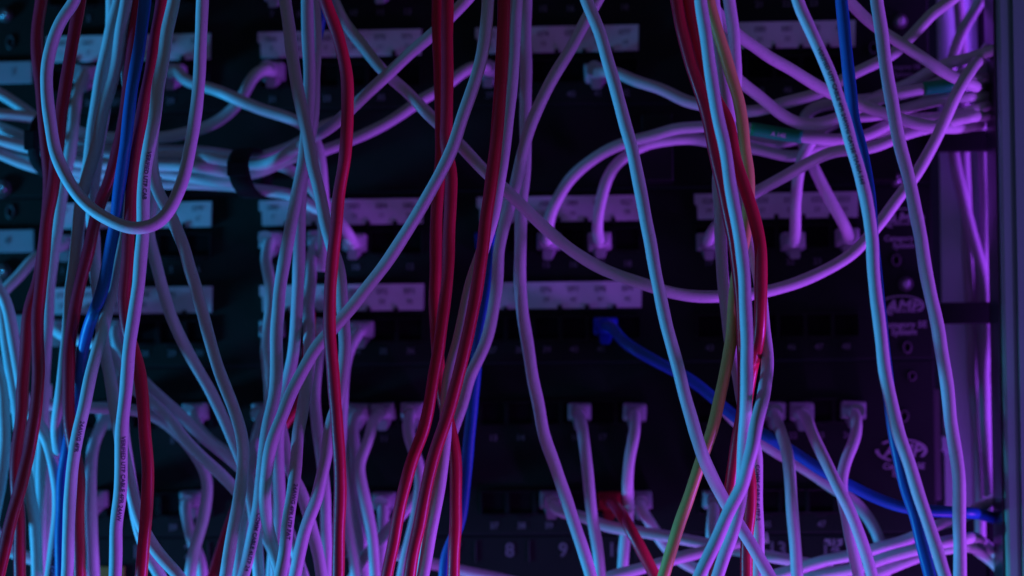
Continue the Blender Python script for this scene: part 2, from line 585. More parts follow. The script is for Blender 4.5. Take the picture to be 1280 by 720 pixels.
cable('pale cable running level at the lower left then turning down', 'white',
      '-30,522@52 -5,513 20,508 60,506 100,508 140,510 172,514 195,522@50 215,536 235,556 250,577 258,600@48 258,625 253,655 245,682 239,712 235,740')
cable('short grey cable curving away from the wide plug left of centre', 'white',
      '244,527@30 252,540 266,553 290,570@44 312,588 330,603 345,635 355,690 360,740', plug=(241, 516))
cable('thin blue lit cable dropping from the plug near the bottom left', 'white',
      '232,630@26 235,655 241,678@32 250,700 254,740', plug=(237, 626))
cable('grey cable curving from its plug down to the bottom left', 'white',
      '127,531@36 121,545 117,560 114,590@58 113,620 114,655 116,690 118,740', plug=(133, 514))
cable('cable hidden mostly behind the curving grey cable, its plug at lower left', 'white',
      '114,642@28 115,670 116,700 117,740', plug=(114, 626))
cable('pale cable from the left edge crossing behind the two red ones', 'white',
      '-6,350@62 -2,365 2,385 6,410 10,440 14,470 19,498 22,520 26,550 32,585@66 38,620 43,650 46,690 47,740')
cable('second pale cable from the left edge, crossing to the lettered one', 'white',
      '-8,356@76 2,366 10,386 15,415 20,445 26,475 32,502 42,522 53,538@76 62,561 69,590 73,620 72,650 68,685 63,718 60,740', prints=[(68, 684, 2, 8, -0.1)])
cable('blue lit cable at the very left edge of the frame', 'white',
      '-14,420@72 -6,450 2,480 5,510 6,540 4,575 0,610 -6,640 -12,670')
cable('narrow cyan lit cable beside the crossing reds at lower left', 'white',
      '49,500@46 48,530 46,565 45,600 45,640 46,680 47,740')
cable('cyan lit cable glimpsed between two grey ones at lower left', 'white',
      '58,480@46 58,540 60,585 60,610 60,640 58,680 56,740')
cable('grey cable from a hidden plug slanting to the left edge', 'white',
      '72,310@34 58,316 42,325 28,340 15,353 3,365@44 -10,380 -30,396', plug=(80, 304))
cable('grey cable crossing low behind the red pair in the bottom left corner', 'white',
      '-20,645@34 -6,665 8,685 25,694 45,700 70,706 100,716 120,740')

# ---- bundle across the upper left
cable('grey cable arching from the top plug left of centre into the bundle', 'white',
      '328,88@30 317,97 303,121 287,140 265,155 235,165@34 200,172 150,173 110,168 60,152 0,142@40 -30,138', plug=(338, 88))
cable('cable sloping right from the plug behind the loop to the white bunch', 'white',
      '222,88@30 229,97 250,107 275,115 320,134 345,142 372,152@48 388,166 398,190 403,230 405,280@45 403,340', plug=(214, 90))
cable('long pale cable rising from the bundle toward the top centre', 'white',
      '-30,150@24 0,160 45,177 100,188 180,194 250,196 290,202 320,206@46 345,200 370,186 395,170 427,147@78 480,97 540,42 582,2 615,-35@90')
cable('cable climbing from the bundle to the plug left of the top centre', 'white',
      '590,84@34 560,104 532,122 482,155@44 430,178 400,190 360,200 330,212 300,217@42 250,210 180,206 100,202 45,188 0,175@42 -30,168', plug=(610, 88))
cable('cable leaving the bundle strap for a plug under the second label strip', 'white',
      '428,282@34 410,258 390,235 370,217 345,207@38 320,214 290,226 240,222 180,216 100,214 45,200 0,188@34 -30,180', plug=(441, 303))
cable('lowest cyan lit cable of the strapped horizontal bundle', 'white',
      '-30,184@44 0,193 25,203 48,210 100,222@30 160,228 230,230 290,233 316,236 345,240 375,248@22 400,262 420,262')
cable('topmost grey cable of the strapped bundle at the left edge', 'white',
      '-30,100@30 0,117 20,130 45,148 80,172@22 130,186 200,188 260,190 300,196 325,196@28 345,190 375,178 400,160@30 420,152')

# ---- centre left
cable('white cable falling left of the red S curve, lit blue on the left', 'white',
      '354,-40@108 357,0 361,37 366,75 372,112 380,150 386,180 392,210 400,242 407,280 415,310 423,335 427,362 429,395 431,425 431,445 428,470 422,503 414,530 410,555 407,575 402,597@112 395,625 383,658 375,692 364,740')
cable('pale cable in the centre left bunch, lettered at the bottom', 'white',
      '384,-40@98 384,0 386,60 387,110 385,150@96 381,190 374,225 369,255 362,290 356,325 351,360 347,390 345,422 346,460@98 343,490 338,515 333,545@100 329,580 325,620 316,670 306,710 298,740',
      prints=[(323, 640, 2, 18, -0.3)])
cable('pale cable in the centre left bunch that vanishes behind the diagonal white', 'white',
      '392,-40@92 393,0 394,60 393,110 391,150 383,190@88 377,230 374,267 374,317 373,360 371,397 366,445@90 359,475 351,520 348,550 348,590 349,620@84 349,650 347,680 345,740')
cable('grey cable dropping from the second strip first plug into the bunch', 'white',
      '333,318@34 336,345@52 338,380 336,410@66 336,440 339,470 344,500 349,525 355,550@80 360,572 366,595 374,612 383,635 391,665 398,695 405,740', plug=(337, 301))
cable('lettered cable curving from a plug beside the red S curve', 'white',
      '394,310@36 390,322 388,347@60 386,380 386,410@88 387,440 385,470@102 381,490 377,522 373,547 369,585@118 364,625 358,667 353,705 347,740@130',
      plug=(397, 300), prints=[(371, 604, 1, 17, -0.3)])
cable('grey purple cable falling from a plug behind the red S curve', 'white',
      '399,425@36 397,450@52 394,490 397,530 400,560@66 404,600 407,640 408,680 408,740', plug=(401, 409))
cable('cable from the lower left plug of the bunch, mostly hidden', 'white',
      '333,427@34 334,455 337,485@48 338,515 342,560 346,610@52 343,670 339,740', plug=(337, 411))
cable('cable curling away left from the plug right of the red S curve', 'white',
      '443,424@30 434,445@36 429,480 427,520 427,560@44 430,600 433,635 437,667 443,700 448,740', plug=(450, 412))
cable('blue grey cable slanting from a plug to the curled white cable', 'white',
      '326,527@30 322,545 316,567@46 309,600 305,635 300,680 296,740', plug=(329, 515))
cable('dark red cable low behind the centre left bunch', 'red',
      '258,740@42 270,710 283,668 300,625 318,587 335,560 352,535 367,514@40 378,498 383,470 385,430 386,390@36')
cable('short blue cable at the top behind the white pair', 'blue',
      '404,-40@84 403,0 400,25 396,48@82 391,90 388,140 384,190@76')
cable('red cable in an S curve, frontmost left of centre', 'red',
      '397,-40@134 406,0 417,30 427,60 433,87 435,112 434,150 432,180 429,210 424,242 420,280 415,330 412,362 412,397 414,435 417,472 420,510 422,545 424,577 425,615 424,652 424,690 421,740')
cable('long white cable sweeping diagonally across the left centre', 'white',
      '611,-40@126 610,0 607,37 601,75 591,112 579,144 568,178 550,217 530,255 510,287 487,322 461,357 430,395@122 400,430 380,460 363,492 352,520@122 343,543 337,565 333,597@120 332,625 334,650@112 339,675 346,703@106 356,740')
cable('cable crossing from the top left of centre down to the wide right curve', 'white',
      '405,-40@84 412,-12 420,5 432,30 457,62 482,92@78 510,117 540,147 580,186 605,212 634,239@92 665,271 690,293 715,313 745,331 777,346 810,357 840,366@76 877,371 902,371 940,368 985,357 1022,342@64 1060,320 1080,302 1100,280 1120,252 1140,225 1160,192@66 1177,158 1190,130 1206,99@76 1222,76 1240,55 1262,30')
# plugs of the lower rows, centre
cable('grey cable dropping straight from its plug left of the red V', 'white',
      '441,530@30 443,556@34 444,585 443,617 446,650 452,683 457,740', plug=(446, 516))
cable('grey cable leaning left from its plug over its neighbour', 'white',
      '467,528@36 461,548@44 453,568 449,585@46 452,605 456,625 461,650 466,680 470,740', plug=(477, 516))
cable('grey cable passing down between the two slanted red cables', 'white',
      '511,530@32 515,555@46 522,580 525,605 521,640 514,670 507,700 500,740', plug=(514, 515))
cable('cable from the blue lit plug at the bottom left of centre', 'white',
      '479,642@28 479,660 478,695 477,740', plug=(478, 628))
cable('dim cable slanting left under the blue lit plug', 'white',
      '545,590@36 530,608 517,625 500,645 483,665@40 463,688 450,706 436,735')
cable('dim cable lying almost level along the bottom centre', 'white',
      '440,682@22 470,688 497,694 537,704 580,714 630,724 660,732')

# ---- centre reds
cable('dark red cable, left of the pair at the top centre', 'red',
      '546,-40@98 547,0 549,75 551,150 550,205 547,260 545,305 544,360 544,400 547,440 551,480@96 557,510 563,535 568,562 570,590 570,620 569,655 567,690 567,740')
cable('red cable, right of the top centre pair, slanting left at the bottom', 'red',
      '561,-40@112 560,0 559,75 558,150 558,180 562,205 564,230 562,280 560,330 558,360 554,397 549,435 542,472 536,510 527,542 515,577 505,615 496,652 489,690 480,740')
cable('frontmost red cable sweeping from top centre down to the left', 'red',
      '630,-40@124 630,0 629,50 626,100 622,150 620,180 616,217 610,255 605,292 600,330 595,362 590,397 582,435 572,472 562,510 551,543 540,577 532,615 525,652 517,690 510,740')
cable('white cable hugging the frontmost slanted red one', 'white',
      '648,-40@108 646,0 643,60 639,105 635,145 630,185 624,230 615,275 604,310 592,345 582,385 571,435@110 562,470 558,505 557,540 552,585 545,627 538,665 532,702 526,740')
cable('dark blue cable hanging from a blue plug right of the slanted reds', 'blue',
      '612,318@36 610,355@54 603,397 597,435 594,472 590,510 587,545 584,577 579,627@64 572,660 560,690 554,740', plug=(608, 301), plug_col='plug_blue')
cable('vertical grey cable at the centre bending right lower down', 'white',
      '657,-40@72 657,0 657,75 657,125 657,175 655,217 652,255 651,305 650,355 653,397 660,435 666,472 674,510 680,542 692,577 705,615@74 717,652 730,690 743,740')
cable('cable slanting from the top right of centre to behind the reds', 'white',
      '760,-30@88 747,0 732,25 715,57 695,92 675,130 661,163 652,195 646,225 639,250@82 630,285 624,317 621,355 615,392 607,425@80 597,450 587,472 580,497 572,522 561,552@84 550,590 540,630 532,680 526,740@80')

# ---- centre right
cable('white cable falling diagonally through the empty middle', 'white',
      '722,-40@131 732,-5 745,30 757,67 767,100 776,135 788,180 796,217 804,255 811,292 817,330 824,362 834,410 844,447 853,482 862,515@126 869,543 880,572 895,605 908,632@108 926,660 945,690 959,715 974,740')
cable('wavy grey cable running right from the single top right of centre plug', 'white',
      '760,90@32 775,93 795,102 827,112@44 855,125 872,130 900,136 935,139@50 960,135 977,129 1006,122 1031,113 1067,92 1083,84@52 1100,76 1119,65 1130,55 1150,35 1167,17 1185,3 1215,-25', plug=(746, 90))
cable('dark red cable, left of the pair at the top right', 'red',
      '838,-40@122 845,0 852,37 862,75 872,107 882,140 891,178 897,210 905,242 912,275@118 919,310 924,360 928,420@106 930,470 929,505 924,537 918,570 913,605@98 907,638 900,680 890,740')
cable('red cable twisting with white ones right of centre', 'red',
      '856,-40@120 861,0 867,32 876,67 884,100 897,130@114 909,152 917,188 927,220 937,250 945,280 950,312 951,355 950,397@113 948,420@111 943,445@105 939,468@98 935,490@96 932,515@98 931,545 934,580 938,605 937,642@98 934,683 933,740')
cable('white cable frontmost in the twisted bunch right of centre', 'white',
      '872,-40@142 876,0 881,37 887,75 892,112 898,150 905,182 911,217 917,255 924,292 929,330 931,362 933,410 934,460 933,495@138 932,525 930,560@130 928,590 925,622 920,650@128 914,672 906,693 899,715 890,740')
cable('white cable swinging across the twisted bunch to the bottom left', 'white',
      '890,-40@96 894,20 903,90 913,160 922,220@92 931,270 940,310 948,345 952,375@93 955,405@94 958,430@99 959,455@108 957,480@125 952,507@140 944,535@147 939,560@148 933,583 928,606 915,633@142 903,658 892,683 878,713 866,740')
cable('pale cable behind the yellow one ending lettered at the bottom right', 'white',
      '911,-40@86 912,0 916,37 919,75 919,105 914,140 906,180 899,215 898,245 900,280 903,330 906,365 909,397 913,430@88 919,455 925,485@88 932,522 941,550 946,575 947,610 947,645 948,685 946,740', prints=[(947, 578, 2, 17, -0.1)])
cable('olive yellow cable weaving through the bunch right of centre', 'yellow',
      '878,-40@106 885,-5 892,22 905,62 916,100 925,137 930,175 935,205 937,232@100 935,265 930,300 923,330 919,360@102 917,385 914,422 907,460 900,497 890,540 877,577@100 865,610 852,645 841,680 823,740')

# ---- right side bundle
cable('cable arching from a plug beneath the third strip, teal sleeve on it', 'white',
      '685,285@36 688,268 696,250 710,227 730,207 752,192@40 777,181 800,174 820,168 845,161 870,159 900,158 937,161@44 965,165 995,170 1027,174 1056,174 1085,168@42 1110,156 1140,148 1170,147 1195,144 1217,138 1245,130', plug=(686, 301), bands=[(936, 160, 1001, 171, 'A 14E')])
cable('cable arching from the plug beneath the right end of the third strip', 'white',
      '746,283@36 750,255 757,230 770,207 787,192 805,182@34 832,176 865,174 890,178 915,182 943,186 968,192 989,195@34 1008,192 1030,183 1060,176@30 1095,166 1130,158 1180,152 1240,146', plug=(749, 302))
cable('cable rising from a half hidden plug behind the red into the bundle', 'white',
      '892,287@38 905,273 920,260@54 940,244 960,232 997,211 1035,192@58 1060,187 1083,186 1108,178 1129,169@52 1160,160 1200,149 1245,142', plug=(886, 302))
cable('cable rising from the middle plug of the right strip', 'white',
      '994,290@34 994,265 995,240 997,220@40 1004,195 1017,173 1035,155@40 1060,148 1090,145 1130,136 1165,127 1202,122@46 1245,121', plug=(992, 302))
cable('cable slanting up left from the rightmost plug of the right strip', 'white',
      '1055,281@36 1047,266 1032,239 1018,212@34 1008,190 1003,165@26 1012,140 1040,130 1080,125 1130,118 1180,100 1245,80', plug=(1061, 297))
cable('long cable from the top bunch descending right to the post', 'white',
      '850,-40@86 870,-14 887,4 905,25 922,43 945,60@74 960,71 985,85 1010,100 1035,114 1072,130@60 1110,143 1147,154 1185,160 1230,155@50 1262,150')
cable('cable from behind the yellow one bearing a teal sleeve near the post', 'white',
      '890,60@64 910,85 929,105 950,121 968,136 987,149 1006,155@52 1030,153 1055,143 1080,131 1105,122 1133,115 1171,109 1200,104@48 1245,96', bands=[(1152, 112, 1194, 105, None)])
cable('pink lit cable crossing down right from the top right edge', 'white',
      '1030,-40@66 1043,-18 1060,2 1085,25 1115,47 1150,70 1185,92 1210,105 1232,112@58 1262,122')
cable('dark grey cable sloping left from the post near the top right', 'white',
      '1262,55@40 1243,62 1225,68 1197,76 1175,83 1150,97 1133,106 1102,119@36 1070,135 1045,152@26 1020,165 990,176 960,180 925,172')
cable('dark cable crossing the pale channel at the top right corner', 'white',
      '1240,-30@14 1226,0 1212,24 1201,45 1194,65 1188,88@10 1176,110 1150,130')

# ---- right front hangers
cable('front white cable speckled with print, long and right of centre', 'white',
      '988,-40@142 997,0 1007,25 1022,57 1037,92 1048,125 1059,160 1067,190 1075,217 1083,255 1089,292 1092,330 1095,362 1100,410 1106,460 1114,502 1123,542 1135,577 1147,615 1160,652 1172,690 1188,740',
      prints=[(1023, 62, 0, 48, 0.0)])
cable('dark blue cable hanging behind the speckled white cable', 'blue',
      '1050,-40@126 1051,0 1055,37 1059,75 1063,112 1068,150 1075,180 1082,210 1087,245 1090,290 1093,330 1098,370 1103,420 1108,460 1112,500 1116,535 1121,565 1130,602 1142,640 1152,677 1163,720 1168,740')
cable('white cable nearest the post, hanging full height at right', 'white',
      '1092,-40@132 1096,0 1100,25 1105,62 1110,100 1116,137 1125,180 1135,217 1144,262 1151,300 1157,335 1162,362 1170,397 1176,435 1182,472 1187,510 1191,543 1195,572 1199,602 1199,652 1200,690 1200,740')
cable('blue cable running from a blue plug across to the post at lower right', 'blue',
      '765,409@32 777,424 802,442@44 835,460 865,476 890,495 917,519@50 957,545 997,568 1030,590 1065,608@48 1100,624 1130,634 1172,639 1210,641 1240,647@56 1265,653', plug=(757, 409), plug_col='plug_blue')
cable('purple lit white cable tracking beneath the blue one at lower right', 'white',
      '895,500@36 917,523 935,540 957,556 992,578 1017,594 1042,611 1064,624@36 1080,641 1093,661 1101,683@34 1105,705 1108,740')
cable('grey cable hanging from the leftmost lower right plug', 'white',
      '972,527@36 977,545@52 982,560 986,585 988,610@66 990,633 993,667 996,708 998,740', plug=(968, 515))
cable('grey cable slanting right from the middle lower right plug', 'white',
      '1009,527@38 1018,546@54 1032,577 1047,608@72 1065,645 1078,680 1089,715 1096,740', plug=(1003, 515))
cable('grey cable curving left from the rightmost lower right plug', 'white',
      '1071,527@36 1069,545 1060,570@50 1054,590 1052,610@60 1057,640 1064,677 1072,712 1078,740', plug=(1068, 514))
cable('grey cable hanging straight from its plug in the dark middle', 'white',
      '726,526@34 729,545@48 733,577 737,615@56 741,647 747,690 752,740', plug=(724, 516))
cable('grey cable hanging from the plug beside the falling white diagonal', 'white',
      '793,526@34 792,545@44 787,577 785,610@40 786,640@24 782,668 779,700 777,740', plug=(793, 516))
cable('cable running level right from the cyan lit plug at the bottom', 'white',
      '702,640@28 725,645@30 752,655 777,661 815,667@34 852,674 885,680 925,688 960,695 1000,703@30 1040,712', plug=(688, 627))
cable('red cable from a red plug low at the centre', 'red',
      '769,632@40 776,642 787,660@62 802,687 815,713@60 827,740', plug=(762, 628), plug_col='plug_red')
cable('grey cable slanting right from the plug beside the red plug', 'white',
      '802,637@26 815,657 830,680@24 850,700 875,714 910,730', plug=(800, 627))
cable('short grey cable dropping from a plug behind the red at lower right', 'white',
      '892,640@28 890,658 889,690 886,740', plug=(893, 626))
cable('purple lit cable rising rightward along the bottom centre', 'white',
      '730,736@44 760,722 790,714 820,706 852,696@42 877,690 900,683 935,676@34 960,672')
cable('topmost of the pink lit cables curving to the post at lower right', 'white',
      '930,735@38 960,722 1000,711 1035,700 1066,694 1107,682 1137,673@40 1169,657 1197,649 1226,633 1258,616')
cable('middle of the pink lit cables arching to the post at lower right', 'white',
      '980,738@46 1021,720 1072,710 1104,699 1145,687@48 1179,677 1207,673 1226,677 1242,688 1262,706')
cable('lowest of the pink lit cables arching to the post at lower right', 'white',
      '1060,730@40 1104,713 1149,696@40 1179,687 1209,684 1226,691 1240,701 1258,722')
# cables in the channel
cable('thin purple cable crossing the pale channel diagonally', 'grey',
      '1187,120@2 1190,170 1194,205 1203,245 1213,285 1224,325 1231,365 1234,420@2 1230,470 1232,540 1236,600 1238,650')
cable('straight purple cable down the middle of the pale channel', 'grey',
      '1205,120@-4.5 1205,190 1208,260 1211,330 1214,400 1217,470 1221,540 1224,600 1226,680')
cable('purple cable along the right side of the pale channel', 'grey',
      '1226,120@-4.2 1229,190 1231,250@-4.2 1230,320 1226,390 1229,450 1232,520 1234,620')
cable('dark cable down the top of the pale channel', 'grey',
      '1194,-40@-3 1198,0 1201,40 1203,80 1204,130@-3')
# plugs peeping in at the top edge
cable('cable whose plug tip peeps in at the top left of centre', 'white', '341,-28@30 342,-60 344,-90@30', plug=(341, -13))
cable('cable whose plug tip peeps in at the top, right of the red S curve', 'white', '475,-30@30 476,-60 478,-90@30', plug=(475, -17))


# --- spline through the traced points, then push touching cables apart in depth
def spline(ctrl, step=4.0):
    q = ctrl.copy()
    q3 = q * np.array([1, 1, 2.4])
    t = np.concatenate([[0], np.cumsum(np.sqrt(np.maximum(np.linalg.norm(np.diff(q3, axis=0), axis=1), 1.0)) ** 1.0)])
    n = len(t)
    h = np.diff(t)
    A = np.zeros((n, n))
    Bm = np.zeros((n, 3))
    A[0, 0] = A[-1, -1] = 1
    for i in range(1, n - 1):
        A[i, i - 1], A[i, i], A[i, i + 1] = h[i - 1], 2 * (h[i - 1] + h[i]), h[i]
        Bm[i] = 6 * ((q[i + 1] - q[i]) / h[i] - (q[i] - q[i - 1]) / h[i - 1])
    m2 = np.linalg.solve(A, Bm)
    out = []
    for i in range(n - 1):
        L = np.linalg.norm(q3[i + 1] - q3[i])
        k = max(2, int(round(L / step)))
        u = np.linspace(t[i], t[i + 1], k, endpoint=False)
        a, b = (t[i + 1] - u)[:, None], (u - t[i])[:, None]
        out.append(m2[i] * a ** 3 / (6 * h[i]) + m2[i + 1] * b ** 3 / (6 * h[i])
                   + (q[i] / h[i] - m2[i] * h[i] / 6) * a + (q[i + 1] / h[i] - m2[i + 1] * h[i] / 6) * b)
    out.append(q[-1:])
    return np.concatenate(out)


off = 0
for ci, c in enumerate(CABLES):
    c['s'] = spline(c['ctrl'])
    c['s'][:, 2] = np.maximum(c['s'][:, 2], min(5.0, c['ctrl'][:, 2].min()))
    # natural hand-laid irregularity
    n = len(c['s'])
    w = np.cumsum(rng.normal(0, 1, (n, 2)), axis=0)
    w = w - np.linspace(0, 1, n)[:, None] * w[-1]
    k = np.ones(9) / 9
    for a in range(2):
        ww = np.convolve(w[:, a], k, 'same')
        ww = ww - np.convolve(ww, np.ones(41) / 41, 'same') if n > 45 else ww * 0
        c['s'][:, a] += np.clip(ww * 0.28, -0.9, 0.9)
    c['o'] = off
    off += n
ALL = np.concatenate([c['s'] for c in CABLES])
IDX = np.concatenate([np.full(len(c['s']), i) for i, c in enumerate(CABLES)])
BACK = np.concatenate([np.full(len(c['s']), c['ctrl'][:, 2].max() < 0) for c in CABLES])
LOCK = np.concatenate([np.where((np.arange(len(c['s'])) < (8 if c['plug'] else 0)), 0.0, 1.0) for c in CABLES])
kd = kdtree.KDTree(len(ALL))
for i, p in enumerate(ALL):
    kd.insert((p[0], p[1], 0), i)
kd.balance()
pa, pb, ps = [], [], []
for i, p in enumerate(ALL):
    for (co, j, dist) in kd.find_range((p[0], p[1], 0), 16.5):
        if j > i and IDX[j] != IDX[i] and not BACK[i] and not BACK[j]:
            pa.append(i)
            pb.append(j)
            ps.append(dist)
pa, pb, ps = np.array(pa), np.array(pb), np.array(ps)
sgn = np.sign(ALL[pa, 2] - ALL[pb, 2] + 1e-6)
for it in range(60):
    dm = (ALL[pa, 2] + ALL[pb, 2]) / 2
    lat = ps / (PPM / (1 - dm * MM))
    need = np.sqrt(np.maximum(6.15 ** 2 - lat ** 2, 0))
    gap = sgn * (ALL[pa, 2] - ALL[pb, 2])
    push = np.clip(need - gap, 0, 4) * 0.5
    act = push > 0
    num = np.zeros(len(ALL))
    cnt = np.zeros(len(ALL)) + 1e-9
    np.add.at(num, pa[act], (sgn * push)[act])
    np.add.at(num, pb[act], (-sgn * push)[act])
    np.add.at(cnt, pa[act], 1)
    np.add.at(cnt, pb[act], 1)
    dv = num / cnt * 0.8 * LOCK
    for c in CABLES:
        sl = slice(c['o'], c['o'] + len(c['s']))
        v = dv[sl]
        kk = np.array([1, 2, 3, 4, 3, 2, 1.0])
        kk /= 8.0
        v = np.convolve(v, kk, 'same') if len(v) > 8 else v
        dd = ALL[sl, 2] + v * LOCK[sl]
        if c['ctrl'][:, 2].max() > 0:
            dd = np.maximum(dd, min(5.0, c['ctrl'][:, 2].min()))
        # keep depth smooth
        if len(dd) > 12:
            sm = np.convolve(np.pad(dd, 3, 'edge'), np.ones(7) / 7, 'valid')
            dd = dd * (1 - 0.25 * LOCK[sl]) + sm * 0.25 * LOCK[sl]
        ALL[sl, 2] = dd


def resample(pts, step):
    L = np.concatenate([[0], np.cumsum(np.linalg.norm(np.diff(pts, axis=0), axis=1))])
    n = max(4, int(L[-1] / step))
    u = np.linspace(0, L[-1], n)
    return np.column_stack([np.interp(u, L, pts[:, k]) for k in range(3)]), u


def frames(pts):
    T = np.gradient(pts, axis=0)
    T /= np.linalg.norm(T, axis=1)[:, None]
    N = np.zeros_like(T)
    ref = np.array([1.0, 0.13, 0.2]) if abs(T[0, 0]) < 0.8 else np.array([0.1, 0.2, 1.0])
    v = ref - T[0] * ref.dot(T[0])
    N[0] = v / np.linalg.norm(v)
    for i in range(1, len(T)):
        v = N[i - 1] - T[i] * N[i - 1].dot(T[i])
        N[i] = v / np.linalg.norm(v)
    return T, N, np.cross(T, N)


def tube_mesh(pts, r, seg=14, lumps=True, name='jacket'):
    T, N, B = frames(pts)
    n = len(pts)
    L = np.concatenate([[0], np.cumsum(np.linalg.norm(np.diff(pts, axis=0), axis=1))])
    ang = np.linspace(0, 2 * math.pi, seg, endpoint=False)
    ph = rng.uniform(0, 6.28)
    rr = np.full((n, seg), r)
    if lumps:
        lobe = np.cos(2 * (ang[None, :] - L[:, None] / 0.0085 - ph))
        slow = np.sin(L / 0.021 + ph) * 0.5 + np.sin(L / 0.0087 + 2 * ph) * 0.5
        rr = r * (1 + 0.018 * lobe + 0.018 * slow[:, None])
    V = pts[:, None, :] + rr[..., None] * (np.cos(ang)[None, :, None] * N[:, None, :] + np.sin(ang)[None, :, None] * B[:, None, :])
    verts = V.reshape(-1, 3)
    faces = []
    for i in range(n - 1):
        a = i * seg
        for j in range(seg):
            j2 = (j + 1) % seg
            faces.append((a + j, a + j2, a + seg + j2, a + seg + j))
    faces.append(tuple(range(seg))[::-1])
    faces.append(tuple((n - 1) * seg + j for j in range(seg)))
    me = bpy.data.meshes.new(name)
    me.from_pydata(verts.tolist(), [], faces)
    me.update()
    me.polygons.foreach_set('use_smooth', [True] * len(me.polygons))
    return me


def wrap_text(pts, u, r, start, txt, size, theta):
    """print lettering around the jacket, reading along the cable"""
    bm = text_bm(txt, size, align='LEFT', offset=0.00006)
    for k in range(-3, 4):
        geom = bm.verts[:] + bm.edges[:] + bm.faces[:]
        bmesh.ops.bisect_plane(bm, geom=geom, plane_co=(0, k * size * 0.12, 0), plane_no=(0, 1, 0))
    T = np.gradient(pts, axis=0)
    T /= np.linalg.norm(T, axis=1)[:, None]
    w = CL[None, :] - pts
    N = w - T * np.sum(w * T, axis=1)[:, None]
    N /= np.linalg.norm(N, axis=1)[:, None]
    B = np.cross(T, N)
    for v in bm.verts:
        s = min(start + v.co.x, u[-1] - 1e-5)
        p = np.array([np.interp(s, u, pts[:, k]) for k in range(3)])
        nn = np.array([np.interp(s, u, N[:, k]) for k in range(3)])
        bb = np.array([np.interp(s, u, B[:, k]) for k in range(3)])
        th = theta - v.co.y / r
        v.co = Vector(p + (r * 1.042) * (math.cos(th) * nn + math.sin(th) * bb))
    return bm_mesh(bm, 'print')


# RJ45 style plug, local: back face on y=0 (panel), pointing to -y
def plug_meshes():
    bm = bmesh.new()
    add_box(bm, -5.9 * MM, 5.9 * MM, -11 * MM, 0, -4.2 * MM, 4.6 * MM, 0.0008)
    # shoulder that narrows toward the cable
    ring = []
    for (y, hw, hh, zc) in ((-10.8, 5.5, 4.0, 0.2), (-14.5, 4.6, 3.9, 0.1), (-20.0, 3.9, 3.8, 0), (-24.0, 3.7, 3.7, 0)):
        row = []
        for k in range(16):
            a = 2 * math.pi * k / 16
            e = 0.55 if y > -14 else (0.8 if y > -19 else 1.0)
            cx, cz = math.cos(a), math.sin(a)
            row.append(bm.verts.new((math.copysign(abs(cx) ** e, cx) * hw * MM, y * MM, (math.copysign(abs(cz) ** e, cz) * hh + zc) * MM)))
        ring.append(row)
    for i in range(3):
        for k in range(16):
            bm.faces.new((ring[i][k], ring[i][(k + 1) % 16], ring[i + 1][(k + 1) % 16], ring[i + 1][k]))
    bm.faces.new(ring[0])
    bm.faces.new(ring[-1])
    body = bm_mesh(bm, 'plug')
    bm = bmesh.new()
    vs0 = [(-3.4, -1.0, -3.9), (3.4, -1.0, -3.9), (3.4, -1.0, -5.4), (-3.4, -1.0, -5.4)]
    vs1 = [(-2.9, -12.5, -4.0), (2.9, -12.5, -4.0), (2.3, -13.5, -9.4), (-2.3, -13.5, -9.4)]
    a = [bm.verts.new(Vector(v) * MM) for v in vs0]
    b = [bm.verts.new(Vector(v) * MM) for v in vs1]
    for i in range(4):
        bm.faces.new((a[i], a[(i + 1) % 4], b[(i + 1) % 4], b[i]))
    bm.faces.new(a)
    bm.faces.new(b)
    bmesh.ops.bevel(bm, geom=bm.edges[:], offset=0.0004, segments=2, affect='EDGES')
    return body, bm_mesh(bm, 'latch')


PLUGS = {}
for key in ('plug', 'plug_red', 'plug_blue'):
    b_, l_ = plug_meshes()
    b_.materials.append(M[key])
    l_.materials.append(M[key])
    PLUGS[key] = (b_, l_)

